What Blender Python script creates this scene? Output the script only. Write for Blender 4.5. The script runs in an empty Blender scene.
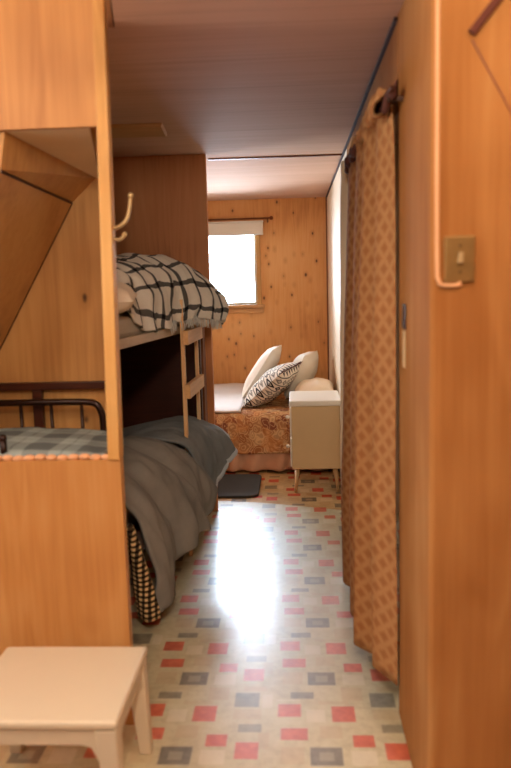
import bpy, bmesh, math, random
from mathutils import Vector, Matrix, noise
random.seed(7)
SC = bpy.context.scene
COL = SC.collection
PI = math.pi

# ------------------------------------------------------------------ nodes
class N:
    """small wrapper to write node trees as expressions"""
    def __init__(s, name):
        s.m = bpy.data.materials.new(name); s.m.use_nodes = True
        s.t = s.m.node_tree; s.b = s.t.nodes['Principled BSDF']
        s.out = s.t.nodes['Material Output']
    def n(s, kind, **kw):
        x = s.t.nodes.new('ShaderNode' + kind)
        for k, v in kw.items(): setattr(x, k, v)
        return x
    def set(s, sock, v):
        if isinstance(v, bpy.types.NodeSocket): s.t.links.new(v, sock)
        elif isinstance(v, (tuple, list)) and len(v) == 3 and sock.type == 'RGBA': sock.default_value = (*v, 1)
        else: sock.default_value = v
    def math(s, op, a, b=0.0, c=0.0):
        x = s.n('Math', operation=op)
        s.set(x.inputs[0], a); s.set(x.inputs[1], b); s.set(x.inputs[2], c)
        return x.outputs[0]
    def obj(s): return s.n('TexCoord').outputs['Object']
    def uv(s): return s.n('TexCoord').outputs['UV']
    def map(s, v, scale=(1, 1, 1), loc=(0, 0, 0), rot=(0, 0, 0)):
        x = s.n('Mapping'); s.set(x.inputs['Vector'], v)
        x.inputs['Scale'].default_value = scale; x.inputs['Location'].default_value = loc
        x.inputs['Rotation'].default_value = rot
        return x.outputs[0]
    def noise(s, v, scale=5, detail=3, rough=.5, dist=0.0):
        x = s.n('TexNoise'); s.set(x.inputs['Vector'], v)
        x.inputs['Scale'].default_value = scale; x.inputs['Detail'].default_value = detail
        x.inputs['Roughness'].default_value = rough; x.inputs['Distortion'].default_value = dist
        return x.outputs['Fac']
    def voronoi(s, v, scale=5, out='Distance', rnd=1.0):
        x = s.n('TexVoronoi'); s.set(x.inputs['Vector'], v)
        x.inputs['Scale'].default_value = scale; x.inputs['Randomness'].default_value = rnd
        return x.outputs[out]
    def xyz(s, v):
        x = s.n('SeparateXYZ'); s.set(x.inputs[0], v); return x.outputs
    def ramp(s, f, stops, interp='LINEAR'):
        x = s.n('ValToRGB'); s.set(x.inputs[0], f); r = x.color_ramp; r.interpolation = interp
        while len(r.elements) < len(stops): r.elements.new(.5)
        for e, (p, c) in zip(r.elements, stops):
            e.position = p; e.color = (*c, 1) if len(c) == 3 else c
        return x.outputs[0]
    def mix(s, f, a, b, mode='MIX'):
        x = s.n('Mix', data_type='RGBA', blend_type=mode)
        s.set(x.inputs[0], f); s.set(x.inputs[6], a); s.set(x.inputs[7], b)
        return x.outputs[2]
    def step(s, v, lo, hi):
        x = s.n('MapRange', interpolation_type='SMOOTHSTEP'); s.set(x.inputs[0], v)
        x.inputs[1].default_value = lo; x.inputs[2].default_value = hi
        return x.outputs[0]
    def bump(s, h, strength=.2, dist=.01):
        x = s.n('Bump'); s.set(x.inputs['Height'], h)
        x.inputs['Strength'].default_value = strength; x.inputs['Distance'].default_value = dist
        s.t.links.new(x.outputs[0], s.b.inputs['Normal'])
    def done(s, col, rough=.5, spec=None, **kw):
        s.set(s.b.inputs['Base Color'], col); s.set(s.b.inputs['Roughness'], rough)
        if spec is not None: s.b.inputs['Specular IOR Level'].default_value = spec
        for k, v in kw.items(): s.set(s.b.inputs[k], v)
        return s.m

def srgb(r, g, b):
    f = lambda c: (c / 255 / 12.92) if c / 255 <= .04045 else ((c / 255 + .055) / 1.055) ** 2.4
    return (f(r), f(g), f(b))

def wood(name, dark, mid, light, grain=2, scale=1.0, knots=0.0, rough=.45, seams=None, knot_scale=5.0, spec=.35):
    """plywood: long streaks along the axis `grain`, broad cathedral bands, knots"""
    a = N(name); v = a.obj()
    sc = [9 * scale] * 3; sc[grain] = .8 * scale
    v1 = a.map(v, tuple(sc))
    broad = a.noise(v1, .6, 3, .55, 1.2)
    rings = a.math('SINE', a.math('MULTIPLY', broad, 46.0))
    sc2 = [70 * scale] * 3; sc2[grain] = 2.2 * scale
    fine = a.noise(a.map(v, tuple(sc2)), 1.0, 3, .6)
    patch = a.noise(v, 1.6, 2, .5)
    f = a.math('ADD', a.math('MULTIPLY', rings, .03), a.math('MULTIPLY', fine, .26))
    f = a.math('ADD', f, a.math('MULTIPLY', patch, .74))
    c = a.ramp(f, [(.25, dark), (.5, mid), (.78, light)])
    if knots:
        ks = [1.0] * 3; ks[grain] = .62
        kv = a.map(v, tuple(ks), loc=(.37, .11, .23))
        wob = a.noise(v, 14, 2, .5)
        d = a.math('ADD', a.voronoi(kv, knot_scale), a.math('MULTIPLY', a.math('SUBTRACT', wob, .5), .16))
        k = a.step(d, knots, knots * .35)
        halo = a.step(d, knots * 2.6, knots * .8)
        c = a.mix(a.math('MULTIPLY', halo, .35), c, dark)
        c = a.mix(k, c, tuple(x * .28 for x in dark))
    if seams:
        ax, period, off = seams
        p = a.math('FRACT', a.math('ADD', a.math('DIVIDE', a.xyz(v)[ax], period), off))
        line = a.math('LESS_THAN', a.math('ABSOLUTE', a.math('SUBTRACT', p, .5)), .0022 / period)
        c = a.mix(a.math('MULTIPLY', line, .75), c, tuple(x * .25 for x in dark))
    a.bump(fine, .06, .004)
    return a.done(c, rough, spec)

def plain(name, col, rough=.5, metallic=0.0, vary=.12, scale=12):
    a = N(name)
    f = a.noise(a.obj(), scale, 3, .6)
    c = a.mix(f, tuple(x * (1 - vary) for x in col), tuple(min(1, x * (1 + vary)) for x in col))
    return a.done(c, rough, Metallic=metallic)

def cloth_finish(a, c, weave=260.0, rough=.95, strength=.18):
    u = a.uv(); s = a.xyz(u)
    w = a.math('ADD', a.math('SINE', a.math('MULTIPLY', s[0], weave * 6.28)), a.math('SINE', a.math('MULTIPLY', s[1], weave * 6.28)))
    n = a.noise(u, 60, 3, .6)
    a.bump(a.math('ADD', a.math('MULTIPLY', w, .15), n), strength, .003)
    return a.done(c, rough, .15)

M = {}
PLY_D, PLY_M, PLY_L = srgb(154, 96, 44), srgb(186, 130, 70), srgb(208, 162, 104)
M['ply'] = wood('plywood_panel', PLY_D, PLY_M, PLY_L, 2, .8, .09, .55, knot_scale=5.0, spec=.5)
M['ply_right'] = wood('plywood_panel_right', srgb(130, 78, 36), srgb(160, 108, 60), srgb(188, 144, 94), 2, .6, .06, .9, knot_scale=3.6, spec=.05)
M['ply_alcove'] = wood('plywood_alcove', srgb(146, 96, 48), srgb(184, 134, 76), srgb(202, 156, 96), 2, .9, .10, .5, knot_scale=6.0)
M['ply_far'] = wood('knotty_plywood', srgb(190, 122, 62), srgb(228, 166, 98), srgb(240, 192, 130), 2, 1.3, .15, .45, knot_scale=12.5)
M['ply_dark'] = wood('dark_plywood', srgb(158, 92, 48), srgb(204, 132, 78), srgb(220, 154, 100), 2, .8, .05, .5, knot_scale=4)
M['trim'] = wood('trim_wood', srgb(160, 106, 52), srgb(198, 148, 84), srgb(216, 172, 110), 2, 1.6, 0, .4)
M['trim_x'] = wood('trim_wood_flat', srgb(160, 110, 62), srgb(200, 148, 92), srgb(220, 176, 122), 0, 1.6, 0, .45)
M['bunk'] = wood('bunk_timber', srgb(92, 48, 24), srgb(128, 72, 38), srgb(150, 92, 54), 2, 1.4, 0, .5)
M['bunk_rail'] = wood('pale_bunk_timber', srgb(168, 140, 108), srgb(200, 172, 138), srgb(214, 190, 158), 1, 1.4, 0, .5)
M['ladder'] = wood('ladder_timber', srgb(200, 146, 92), srgb(236, 188, 132), srgb(244, 208, 160), 2, 2.0, 0, .45)
M['rung'] = wood('ladder_rung_timber', srgb(196, 140, 86), srgb(228, 176, 120), srgb(240, 200, 150), 1, 2.0, 0, .45)
M['darkwood'] = wood('dark_wood_and_shade', srgb(42, 18, 10), srgb(66, 30, 18), srgb(84, 42, 26), 0, 1.6, 0, .35)
M['wall_pale'] = plain('pale_painted_wall', srgb(222, 200, 170), .55, vary=.05, scale=3)
M['closet'] = plain('closet_wall', srgb(120, 84, 56), .7)
M['soffit'] = plain('soffit_board', srgb(232, 210, 172), .6, vary=.08, scale=5)
M['white'] = plain('white_painted_wood', srgb(206, 192, 166), .38, vary=.03, scale=6)
M['nightstand_side'] = plain('beige_laminate', srgb(216, 184, 136), .45, vary=.04)
M['nightstand_top'] = plain('pale_laminate', srgb(236, 226, 208), .3, vary=.03)
M['legwood'] = plain('turned_leg_wood', srgb(206, 166, 116), .4, vary=.12, scale=30)
M['blind'] = plain('white_blind_fabric', srgb(236, 230, 216), .8, vary=.03)
M['iron'] = plain('dark_iron', srgb(44, 26, 20), .28, metallic=.6, vary=.2)
M['brass'] = plain('aged_brass', srgb(140, 108, 62), .35, metallic=.75, vary=.2, scale=40)
M['hook'] = plain('antique_brass_hook', srgb(196, 166, 118), .35, metallic=.35, vary=.15, scale=40)
M['cable'] = plain('cream_cable_sheath', srgb(204, 150, 104), .7, vary=.04)
M['screw'] = plain('brass_screw', srgb(96, 72, 40), .3, metallic=.8)
M['dark_metal'] = plain('dark_latch_metal', srgb(56, 32, 20), .35, metallic=.7)
M['pale_metal'] = plain('pale_latch_metal', srgb(222, 196, 150), .4, metallic=.3)
M['pillow_white'] = plain('white_pillow_cotton', srgb(238, 228, 212), .95, vary=.04, scale=20)
M['pillow_cream'] = plain('cream_pillow_cotton', srgb(248, 230, 204), .95, vary=.05, scale=20)
M['sheet'] = plain('white_cotton_blanket', srgb(222, 214, 208), .95, vary=.06, scale=25)
M['skirt'] = plain('tan_bed_skirt_cloth', srgb(202, 156, 124), .95, vary=.1, scale=14)
M['mattress'] = plain('mattress_ticking', srgb(206, 190, 166), .9, vary=.06)
M['rope'] = plain('orange_scalloped_edging', srgb(216, 160, 116), .85, vary=.15, scale=30)
M['rug'] = plain('charcoal_bath_mat', srgb(58, 54, 48), .98, vary=.3, scale=90)
M['fringe'] = plain('cream_wool_fringe', srgb(202, 196, 184), .95, vary=.12, scale=50)
M['stitch'] = plain('pale_blanket_stitching', srgb(186, 190, 192), .95, vary=.12, scale=60)
M['dark_fringe'] = plain('dark_curtain_heading', srgb(84, 42, 30), .9, vary=.3, scale=40)
M['shadow_bead'] = plain('dark_matt_bead', srgb(62, 34, 24), .95)
M['bounce_floor'] = plain('rust_bounce_floor', srgb(84, 48, 30), .98, vary=.2, scale=80)
M['batten'] = plain('red_brown_batten', srgb(84, 36, 18), .9)
M['roof'] = plain('outer_board', srgb(90, 80, 70), .8)

def m_ceiling():
    a = N('ceiling_panelling'); v = a.obj(); s = a.xyz(v)
    fine = a.noise(a.map(v, (1.4, 46, 1)), 1, 3, .6)
    broad = a.noise(a.map(v, (.7, 5, 1)), 1, 2, .5)
    f = a.math('ADD', a.math('MULTIPLY', fine, .55), a.math('MULTIPLY', broad, .45))
    c = a.ramp(f, [(.25, srgb(198, 156, 128)), (.5, srgb(214, 174, 146)), (.8, srgb(224, 188, 162))])
    p = a.math('FRACT', a.math('DIVIDE', a.math('ADD', s[1], .09), .41))
    line = a.math('LESS_THAN', a.math('ABSOLUTE', a.math('SUBTRACT', p, .5)), .006)
    c = a.mix(a.math('MULTIPLY', line, .22), c, srgb(96, 62, 46))
    a.bump(fine, .02, .003)
    return a.done(c, .8, .15)
M['ceiling'] = m_ceiling()

def m_floor(name, matte=False):
    a = N(name); v = a.obj(); s = a.xyz(v)
    PX, PY, X0, Y0 = .4525, .4365, -.55, 2.0
    def wrap(c, o, p): return a.math('MULTIPLY', a.math('FRACT', a.math('ADD', a.math('DIVIDE', a.math('SUBTRACT', c, o), p), 40.0)), p)
    x, y = wrap(s[0], X0, PX), wrap(s[1], Y0, PY)
    def rect(x0, x1, y0, y1):
        w, h = (x1 - x0) / 2, (y1 - y0) / 2
        e1 = a.math('SUBTRACT', w, a.math('ABSOLUTE', a.math('SUBTRACT', x, x0 + w - X0)))
        e2 = a.math('SUBTRACT', h, a.math('ABSOLUTE', a.math('SUBTRACT', y, y0 + h)))
        return a.step(a.math('MINIMUM', e1, e2), -.002, .002)
    mot = a.noise(v, 34, 4, .65); big = a.noise(v, 7, 2, .5)
    c = a.ramp(a.math('ADD', a.math('MULTIPLY', mot, .6), a.math('MULTIPLY', big, .4)),
               [(.32, srgb(188, 178, 138)), (.5, srgb(211, 203, 165)), (.7, srgb(224, 217, 184))])
    tan = [(-.40, -.33, .135, .20), (-.225, -.135, .235, .29), (-.32, -.25, .345, .425), (-.14, -.105, .08, .16), (-.52, -.45, .01, .09), (-.40, -.30, .32, .34), (-.2, -.12, .40, .43)]
    cream = [(-.44, -.38, .22, .29), (-.31, -.235, .005, .075), (-.135, -.10, .30, .38), (-.54, -.46, .34, .35)]
    for r in tan: c = a.mix(a.math('MULTIPLY', rect(*r), .35), c, srgb(196, 166, 120))
    for r in cream: c = a.mix(a.math('MULTIPLY', rect(*r), .5), c, srgb(238, 230, 208))
    red = a.ramp(mot, [(.35, srgb(200, 68, 40)), (.65, srgb(224, 104, 66))])
    for r in [(-.358, -.283, .222, .31), (-.30, -.235, .092, .152), (-.207, -.136, .032, .113), (-.533, -.458, .25, .322), (-.522, -.438, .126, .187)]:
        c = a.mix(a.math('MULTIPLY', rect(*r), .92), c, red)
    gr = a.ramp(mot, [(.35, srgb(98, 96, 82)), (.65, srgb(128, 124, 108))])
    for r, k in [((-.432, -.336, .004, .09), .9), ((-.4925, -.414, .355, .395), .75), ((-.227, -.145, .305, .39), .8), ((-.205, -.131, .165, .208), .6)]:
        c = a.mix(a.math('MULTIPLY', rect(*r), k), c, gr)
    c = a.mix(a.math('MULTIPLY', rect(-.405, -.362, .026, .066), .45), c, srgb(196, 188, 162))
    wear = a.noise(v, 3.0, 3, .6)
    a.bump(a.noise(v, 18, 3, .6), .03, .004)
    if matte:        # tanner, rougher sheet in the bedroom
        c = a.mix(.8, c, srgb(214, 160, 100), 'MULTIPLY')
        return a.done(c, .6, .25)
    a.b.inputs['Coat Weight'].default_value = 1.0; a.b.inputs['Coat Roughness'].default_value = .20
    return a.done(c, a.math('ADD', .36, a.math('MULTIPLY', wear, .10)), 1.0, IOR=1.75)
M['floor'] = m_floor('waxed_linoleum'); M['floor_tan'] = m_floor('matte_tan_linoleum', True)

def m_curtain():
    a = N('curtain_diamond_print'); u = a.uv(); s = a.xyz(u)
    # staggered diamonds, one every 46 mm across and 56 mm down
    U, V = a.math('DIVIDE', s[0], .078), a.math('DIVIDE', s[1], .062)
    def cell(du, dv):
        fu = a.math('SUBTRACT', a.math('FRACT', a.math('ADD', U, du)), .5)
        fv = a.math('SUBTRACT', a.math('FRACT', a.math('ADD', V, dv)), .5)
        return a.math('ADD', a.math('MULTIPLY', a.math('ABSOLUTE', fu), .95), a.math('ABSOLUTE', fv))
    d = a.math('MINIMUM', cell(20, 20), cell(20.5, 20.5))
    wob = a.math('MULTIPLY', a.math('SUBTRACT', a.noise(u, 140, 2, .6), .5), .12)
    d = a.math('ADD', d, wob)
    m1 = a.step(d, .44, .14)
    ring = a.math('MULTIPLY', a.step(d, .44, .40), .0)
    base = a.mix(a.noise(u, 30, 3, .6), srgb(170, 122, 76), srgb(184, 138, 92))
    c = a.mix(a.math('MULTIPLY', m1, .58), base, srgb(140, 80, 44))
    return cloth_finish(a, c, 300)
M['curtain'] = m_curtain()

def m_plaid(name, base, dark, period, wide, thin, mid=.5, weave=200):
    a = N(name); u = a.uv(); s = a.xyz(u)
    def band(c):
        p = a.math('FRACT', a.math('ADD', a.math('DIVIDE', c, period), 10.0))
        w = a.math('LESS_THAN', p, wide)
        t = a.math('MULTIPLY', a.math('GREATER_THAN', p, .5 + wide / 2 - thin), a.math('LESS_THAN', p, .5 + wide / 2))
        return a.math('MAXIMUM', w, t)
    bu, bv = band(s[0]), band(s[1])
    both = a.math('ADD', bu, bv)
    n = a.noise(u, 40, 3, .6)
    bc = a.mix(n, tuple(x * .85 for x in base), base)
    mc = tuple(b * (1 - mid) + d * mid for b, d in zip(base, dark))
    c = a.mix(a.math('GREATER_THAN', both, .5), bc, mc)
    c = a.mix(a.math('GREATER_THAN', both, 1.5), c, dark)
    return cloth_finish(a, c, weave)
M['plaid'] = m_plaid('black_and_cream_plaid', srgb(246, 238, 222), srgb(18, 18, 26), .125, .21, 0.0, .88)
M['quilt'] = m_plaid('blue_grey_patchwork', srgb(154, 166, 162), srgb(92, 98, 98), .17, .5, .03, .5)
M['gingham'] = m_plaid('black_cream_gingham', srgb(232, 196, 140), srgb(28, 20, 16), .021, .5, 0.0, .92)

def m_duvet(name, c0, c1):
    a = N(name); u = a.uv()
    n = a.noise(u, 9, 4, .6)
    c = a.mix(n, c0, c1)
    return cloth_finish(a, c, 220, .9, .25)
M['duvet'] = m_duvet('grey_cotton_duvet', srgb(112, 110, 104), srgb(146, 142, 134))
M['throw'] = m_duvet('slate_blue_wool', srgb(102, 104, 102), srgb(138, 142, 142))

def m_coverlet():
    a = N('rust_paisley_print'); u = a.uv()
    w = a.noise(u, 8, 2, .5)
    uw = a.n('VectorMath', operation='ADD'); a.set(uw.inputs[0], u)
    sc = a.n('VectorMath', operation='SCALE'); nz = a.n('TexNoise'); a.set(nz.inputs['Vector'], u); nz.inputs['Scale'].default_value = 10
    a.set(sc.inputs[0], nz.outputs['Color']); sc.inputs['Scale'].default_value = .10; a.set(uw.inputs[1], sc.outputs[0])
    uu = uw.outputs[0]
    d = a.voronoi(uu, 19); cc = a.voronoi(uu, 19, 'Color')
    k = a.xyz(cc)[0]
    rings = a.math('SINE', a.math('MULTIPLY', d, 20.0))
    base = a.ramp(k, [(0, srgb(186, 138, 92)), (.35, srgb(170, 114, 72)), (.6, srgb(202, 162, 116)), (.85, srgb(138, 84, 62))], 'CONSTANT')
    c = a.mix(a.math('MULTIPLY', a.step(rings, .1, .6), .3), base, srgb(128, 74, 52))
    c = a.mix(a.math('MULTIPLY', a.step(a.math('MULTIPLY', rings, -1.0), .6, .9), .5), c, srgb(226, 186, 136))
    c = a.mix(a.math('MULTIPLY', a.step(w, .52, .62), .5), c, srgb(208, 142, 84))
    return cloth_finish(a, c, 150)
M['coverlet'] = m_coverlet()

def m_pillow_print():
    a = N('black_white_woven_print'); u = a.uv(); s = a.xyz(u)
    v = a.math('DIVIDE', s[1], .062)
    row = a.math('FLOOR', a.math('ADD', v, 20)); fv = a.math('SUBTRACT', a.math('FRACT', a.math('ADD', v, 20)), .5)
    fu = a.math('SUBTRACT', a.math('FRACT', a.math('ADD', a.math('DIVIDE', s[0], .052), a.math('MULTIPLY', row, .5))), .5)
    d = a.math('ADD', a.math('ABSOLUTE', fu), a.math('MULTIPLY', a.math('ABSOLUTE', fv), 1.25))
    dia = a.math('MULTIPLY', a.math('LESS_THAN', d, .46), a.math('GREATER_THAN', d, .19))
    core = a.math('LESS_THAN', d, .09)
    line = a.math('GREATER_THAN', a.math('ABSOLUTE', fv), .43)
    m = a.math('MAXIMUM', a.math('MAXIMUM', dia, core), line)
    odd = a.math('GREATER_THAN', a.math('FRACT', a.math('DIVIDE', row, 2.0)), .3)
    m = a.math('MULTIPLY', m, a.math('ADD', .7, a.math('MULTIPLY', odd, .28)))
    n = a.noise(u, 50, 3, .6)
    c = a.mix(m, a.mix(n, srgb(222, 210, 194), srgb(240, 230, 216)), srgb(34, 28, 36))
    return cloth_finish(a, c, 160)
M['print'] = m_pillow_print()

def m_glass():
    a = N('window_glass')
    tr = a.n('BsdfTransparent'); gl = a.n('BsdfGlossy'); gl.inputs['Roughness'].default_value = .02
    fr = a.n('Fresnel'); fr.inputs[0].default_value = 1.45
    mx = a.n('MixShader'); a.t.links.new(fr.outputs[0], mx.inputs[0])
    a.t.links.new(tr.outputs[0], mx.inputs[1]); a.t.links.new(gl.outputs[0], mx.inputs[2])
    a.t.links.new(mx.outputs[0], a.out.inputs['Surface'])
    return a.m
M['glass'] = m_glass()

def m_shade():
    a = N('lamp_glass_shade')
    a.done(srgb(250, 236, 210), .4)
    a.b.inputs['Emission Color'].default_value = (*srgb(255, 208, 150), 1); a.b.inputs['Emission Strength'].default_value = 2.0
    return a.m
M['shade'] = m_shade()

# ------------------------------------------------------------------ geometry
class MB:
    def __init__(s): s.v = []; s.f = []; s.uv = {}; s.mi = []
    def face(s, idx, uvs=None, mi=0):
        s.f.append(tuple(idx)); s.mi.append(mi)
        if uvs: s.uv[len(s.f) - 1] = uvs
    def hexa(s, p):      # 8 points: bottom 4 ccw, top 4 ccw
        b = len(s.v); s.v += [tuple(q) for q in p]
        for q in ((3, 2, 1, 0), (4, 5, 6, 7), (0, 1, 5, 4), (1, 2, 6, 5), (2, 3, 7, 6), (3, 0, 4, 7)): s.face([b + i for i in q])
        return s
    def box(s, x0, x1, y0, y1, z0, z1):
        return s.hexa([(x0, y0, z0), (x1, y0, z0), (x1, y1, z0), (x0, y1, z0), (x0, y0, z1), (x1, y0, z1), (x1, y1, z1), (x0, y1, z1)])
    def taper(s, c0, w0, d0, c1, w1, d1):
        (x, y, z), (X, Y, Z) = c0, c1
        return s.hexa([(x - w0, y - d0, z), (x + w0, y - d0, z), (x + w0, y + d0, z), (x - w0, y + d0, z),
                       (X - w1, Y - d1, Z), (X + w1, Y - d1, Z), (X + w1, Y + d1, Z), (X - w1, Y + d1, Z)])
    def slab(s, quad, t):   # quad of 4 points thickened along its normal
        q = [Vector(p) for p in quad]; n = (q[1] - q[0]).cross(q[3] - q[0]).normalized() * t
        return s.hexa([*q, *[p + n for p in q]])
    def tube(s, pts, r, n=12):
        P = [Vector(p) for p in pts]; R = r if isinstance(r, (list, tuple)) else [r] * len(P)
        ref = None; base = len(s.v)
        for i, p in enumerate(P):
            t = (P[min(i + 1, len(P) - 1)] - P[max(i - 1, 0)]).normalized()
            if ref is None: ref = t.orthogonal().normalized()
            ref = (ref - t * ref.dot(t)).normalized(); b = t.cross(ref)
            for k in range(n):
                a = 2 * PI * k / n
                s.v.append(tuple(p + (ref * math.cos(a) + b * math.sin(a)) * R[i]))
        for i in range(len(P) - 1):
            for k in range(n):
                a, b2 = base + i * n + k, base + i * n + (k + 1) % n
                s.face([a, b2, b2 + n, a + n])
        s.face([base + k for k in reversed(range(n))]); s.face([base + (len(P) - 1) * n + k for k in range(n)])
        return s
    def ball(s, c, r, n=12, m=8):
        rx, ry, rz = r if isinstance(r, tuple) else (r, r, r)
        base = len(s.v); s.v.append((c[0], c[1], c[2] - rz))
        for i in range(1, m):
            t = -PI / 2 + PI * i / m
            for k in range(n):
                a = 2 * PI * k / n
                s.v.append((c[0] + rx * math.cos(t) * math.cos(a), c[1] + ry * math.cos(t) * math.sin(a), c[2] + rz * math.sin(t)))
        s.v.append((c[0], c[1], c[2] + rz)); top = len(s.v) - 1
        for k in range(n):
            s.face([base, base + 1 + (k + 1) % n, base + 1 + k])
            s.face([top, top - n + k, top - n + (k + 1) % n])
        for i in range(m - 2):
            for k in range(n):
                a = base + 1 + i * n + k; b = base + 1 + i * n + (k + 1) % n
                s.face([a, b, b + n, a + n])
        return s
    def grid(s, rows):      # rows: list of equal rows of (point, (u, v))
        base = len(s.v); w = len(rows[0])
        for r in rows: s.v += [tuple(p) for p, _ in r]
        for i in range(len(rows) - 1):
            for j in range(w - 1):
                q = (base + i * w + j, base + i * w + j + 1, base + (i + 1) * w + j + 1, base + (i + 1) * w + j)
                s.face(q, [rows[i][j][1], rows[i][j + 1][1], rows[i + 1][j + 1][1], rows[i + 1][j][1]])
        return s
    def build(s, name, mat, parent=None, bevel=0, smooth=False, solid=0, sub=0, loc=None):
        me = bpy.data.meshes.new(name)
        me.from_pydata(s.v, [], s.f); me.update()
        if s.uv:
            l = me.uv_layers.new(name='UVMap')
            for fi, p in enumerate(me.polygons):
                if fi in s.uv:
                    for k, li in enumerate(p.loop_indices): l.data[li].uv = s.uv[fi][k]
        bm = bmesh.new(); bm.from_mesh(me); bmesh.ops.recalc_face_normals(bm, faces=bm.faces); bm.to_mesh(me); bm.free()
        o = bpy.data.objects.new(name, me); COL.objects.link(o)
        for x in (mat if isinstance(mat, list) else [mat]): me.materials.append(x)
        if smooth:
            for p in me.polygons: p.use_smooth = True
        if bevel:
            b = o.modifiers.new('bevel', 'BEVEL'); b.width = bevel; b.segments = 3; b.limit_method = 'ANGLE'
        if solid:
            b = o.modifiers.new('thickness', 'SOLIDIFY'); b.thickness = solid; b.offset = -1
        if sub:
            b = o.modifiers.new('smooth', 'SUBSURF'); b.levels = sub; b.render_levels = sub
        if parent is not None:
            o.parent = parent
            o.matrix_parent_inverse = parent_inv(parent)
        return o

def world_of(o):
    m = Matrix.LocRotScale(o.location, o.rotation_euler, o.scale)
    return world_of(o.parent) @ o.matrix_parent_inverse @ m if o.parent else m
def parent_inv(p): return world_of(p).inverted()

def thing(name, label, cat, loc, group=None):
    o = bpy.data.objects.new(name, None); COL.objects.link(o); o.location = loc
    o.empty_display_size = .05
    return tag(o, label, cat, group)
def tag(o, label, cat, group=None):
    o['label'] = label; o['category'] = cat
    if group: o['group'] = group
    return o
def struct(o): o['kind'] = 'structure'; return o

def catmull(pts, n):
    P = [Vector(p) for p in pts]; P = [P[0] * 2 - P[1]] + P + [P[-1] * 2 - P[-2]]
    out = []
    segs = len(P) - 3
    for k in range(n):
        t = k / (n - 1) * segs; i = min(int(t), segs - 1); t -= i
        a, b, c, d = P[i:i + 4]
        out.append(.5 * ((2 * b) + (c - a) * t + (2 * a - 5 * b + 4 * c - d) * t * t + (3 * b - a - 3 * c + d) * t ** 3))
    return out

def drape(stations, nu, nv, amp=.012, freq=7.0, seed=0.0, stretch=(1, 1, 1), fold=0.0, fold_freq=30, puff=0.0):
    """cloth through stations [(y, [(x, z) ...])]: smooth across and along, with wrinkles"""
    prof = [[Vector((x, y, z)) for x, z in pr] for y, pr in stations]
    cross = [catmull(p, nv) for p in prof]
    cols = [catmull([c[j] for c in cross], nu) for j in range(nv)]
    rows = []
    for i in range(nu):
        r = []
        for j in range(nv):
            p = cols[j][i].copy()
            q = Vector((p.x * stretch[0], p.y * stretch[1], p.z * stretch[2])) * freq + Vector((seed, seed * 2, 0))
            e = Vector((noise.noise(q), noise.noise(q + Vector((9, 3, 5))), noise.noise(q + Vector((2, 8, 1)))))
            q2 = q * 2.3
            e2 = Vector((noise.noise(q2), 0, noise.noise(q2 + Vector((4, 4, 4)))))
            p += e * amp + e2 * amp * .45
            if puff:      # stitched channels running down over the side
                ph = p.y * 3.1 + p.z * 1.0 + .25 * noise.noise(p * 3)
                k = puff * (abs(math.sin(PI * ph)) ** .55)
                p += Vector((k, 0, k * .7))
            if fold:
                t = j / (nv - 1)
                p.x += fold * t * t * math.sin(p.y * fold_freq + 3 * noise.noise(Vector((p.y * 3, seed, 0))))
            r.append(p)
        rows.append(r)
    # arc length uv
    mid = nu // 2
    vs = [0.0]
    for j in range(1, nv): vs.append(vs[-1] + (rows[mid][j] - rows[mid][j - 1]).length)
    us = [0.0]; jm = nv * 2 // 3
    for i in range(1, nu): us.append(us[-1] + (rows[i][jm] - rows[i - 1][jm]).length)
    return [[(rows[i][j], (us[i], vs[j])) for j in range(nv)] for i in range(nu)]

def pillow(w, h, t, mat_frame, n=20, power=2.6, seed=1.0, ears=.0):
    """closed plump pillow in its own frame, moved by mat_frame; returns MB"""
    m = MB()
    for side in (1, -1):
        rows = []
        for i in range(n + 1):
            r = []
            for j in range(n + 1):
                a, b = -1 + 2 * i / n, -1 + 2 * j / n
                pin = 1 - .07 * (1 - b * b) * abs(a) ** 3
                pin2 = 1 - .07 * (1 - a * a) * abs(b) ** 3
                th = (max(0, 1 - abs(a) ** power) * max(0, 1 - abs(b) ** power)) ** .5
                q = Vector((a * 1.3 + seed, b * 1.3, side * 2))
                wob = 1 + .18 * noise.noise(q * 1.6)
                p = Vector((a * w / 2 * pin2 * 1.0, b * h / 2 * pin, side * t / 2 * th * wob))
                r.append((mat_frame @ p, (a * w / 2, b * h / 2)))
            rows.append(r)
        if side < 0: rows = [list(reversed(r)) for r in rows]
        m.grid(rows)
    return m

# ------------------------------------------------------------------ the setting
def lean(x0, x1, xt0, xt1, y0, y1, z0, z1):
    return [(x0, y0, z0), (x1, y0, z0), (x1, y1, z0), (x0, y1, z0), (xt0, y0, z1), (xt1, y0, z1), (xt1, y1, z1), (xt0, y1, z1)]

CH = 2.135                              # ceiling height
def prism(b, pts, z0, z1):
    n = len(pts); o = len(b.v); b.v += [(x, y, z0) for x, y in pts] + [(x, y, z1) for x, y in pts]
    b.face([o + k for k in reversed(range(n))]); b.face([o + n + k for k in range(n)])
    for k in range(n): b.face([o + k, o + (k + 1) % n, o + n + (k + 1) % n, o + n + k])
    return b
struct(MB().box(-2.25, 2.25, -2.6, 1.55, -.1, 0).build('floor_near', M['bounce_floor']))  # unseen floor, given a rust colour to redden the bounced light
struct(prism(MB(), [(-2.25, 1.55), (2.25, 1.55), (2.25, 4.42), (.31, 4.42), (-.20, 4.60), (-.50, 4.66), (-2.25, 4.66)], -.1, 0).build('floor', M['floor']))
struct(prism(MB(), [(-2.25, 4.66), (-.50, 4.66), (-.20, 4.60), (.31, 4.42), (2.25, 4.42), (2.25, 7.1), (-2.25, 7.1)], -.1, 0).build('floor_bedroom', M['floor_tan']))
NH = 2.62                               # the near room is taller than the hall
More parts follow.
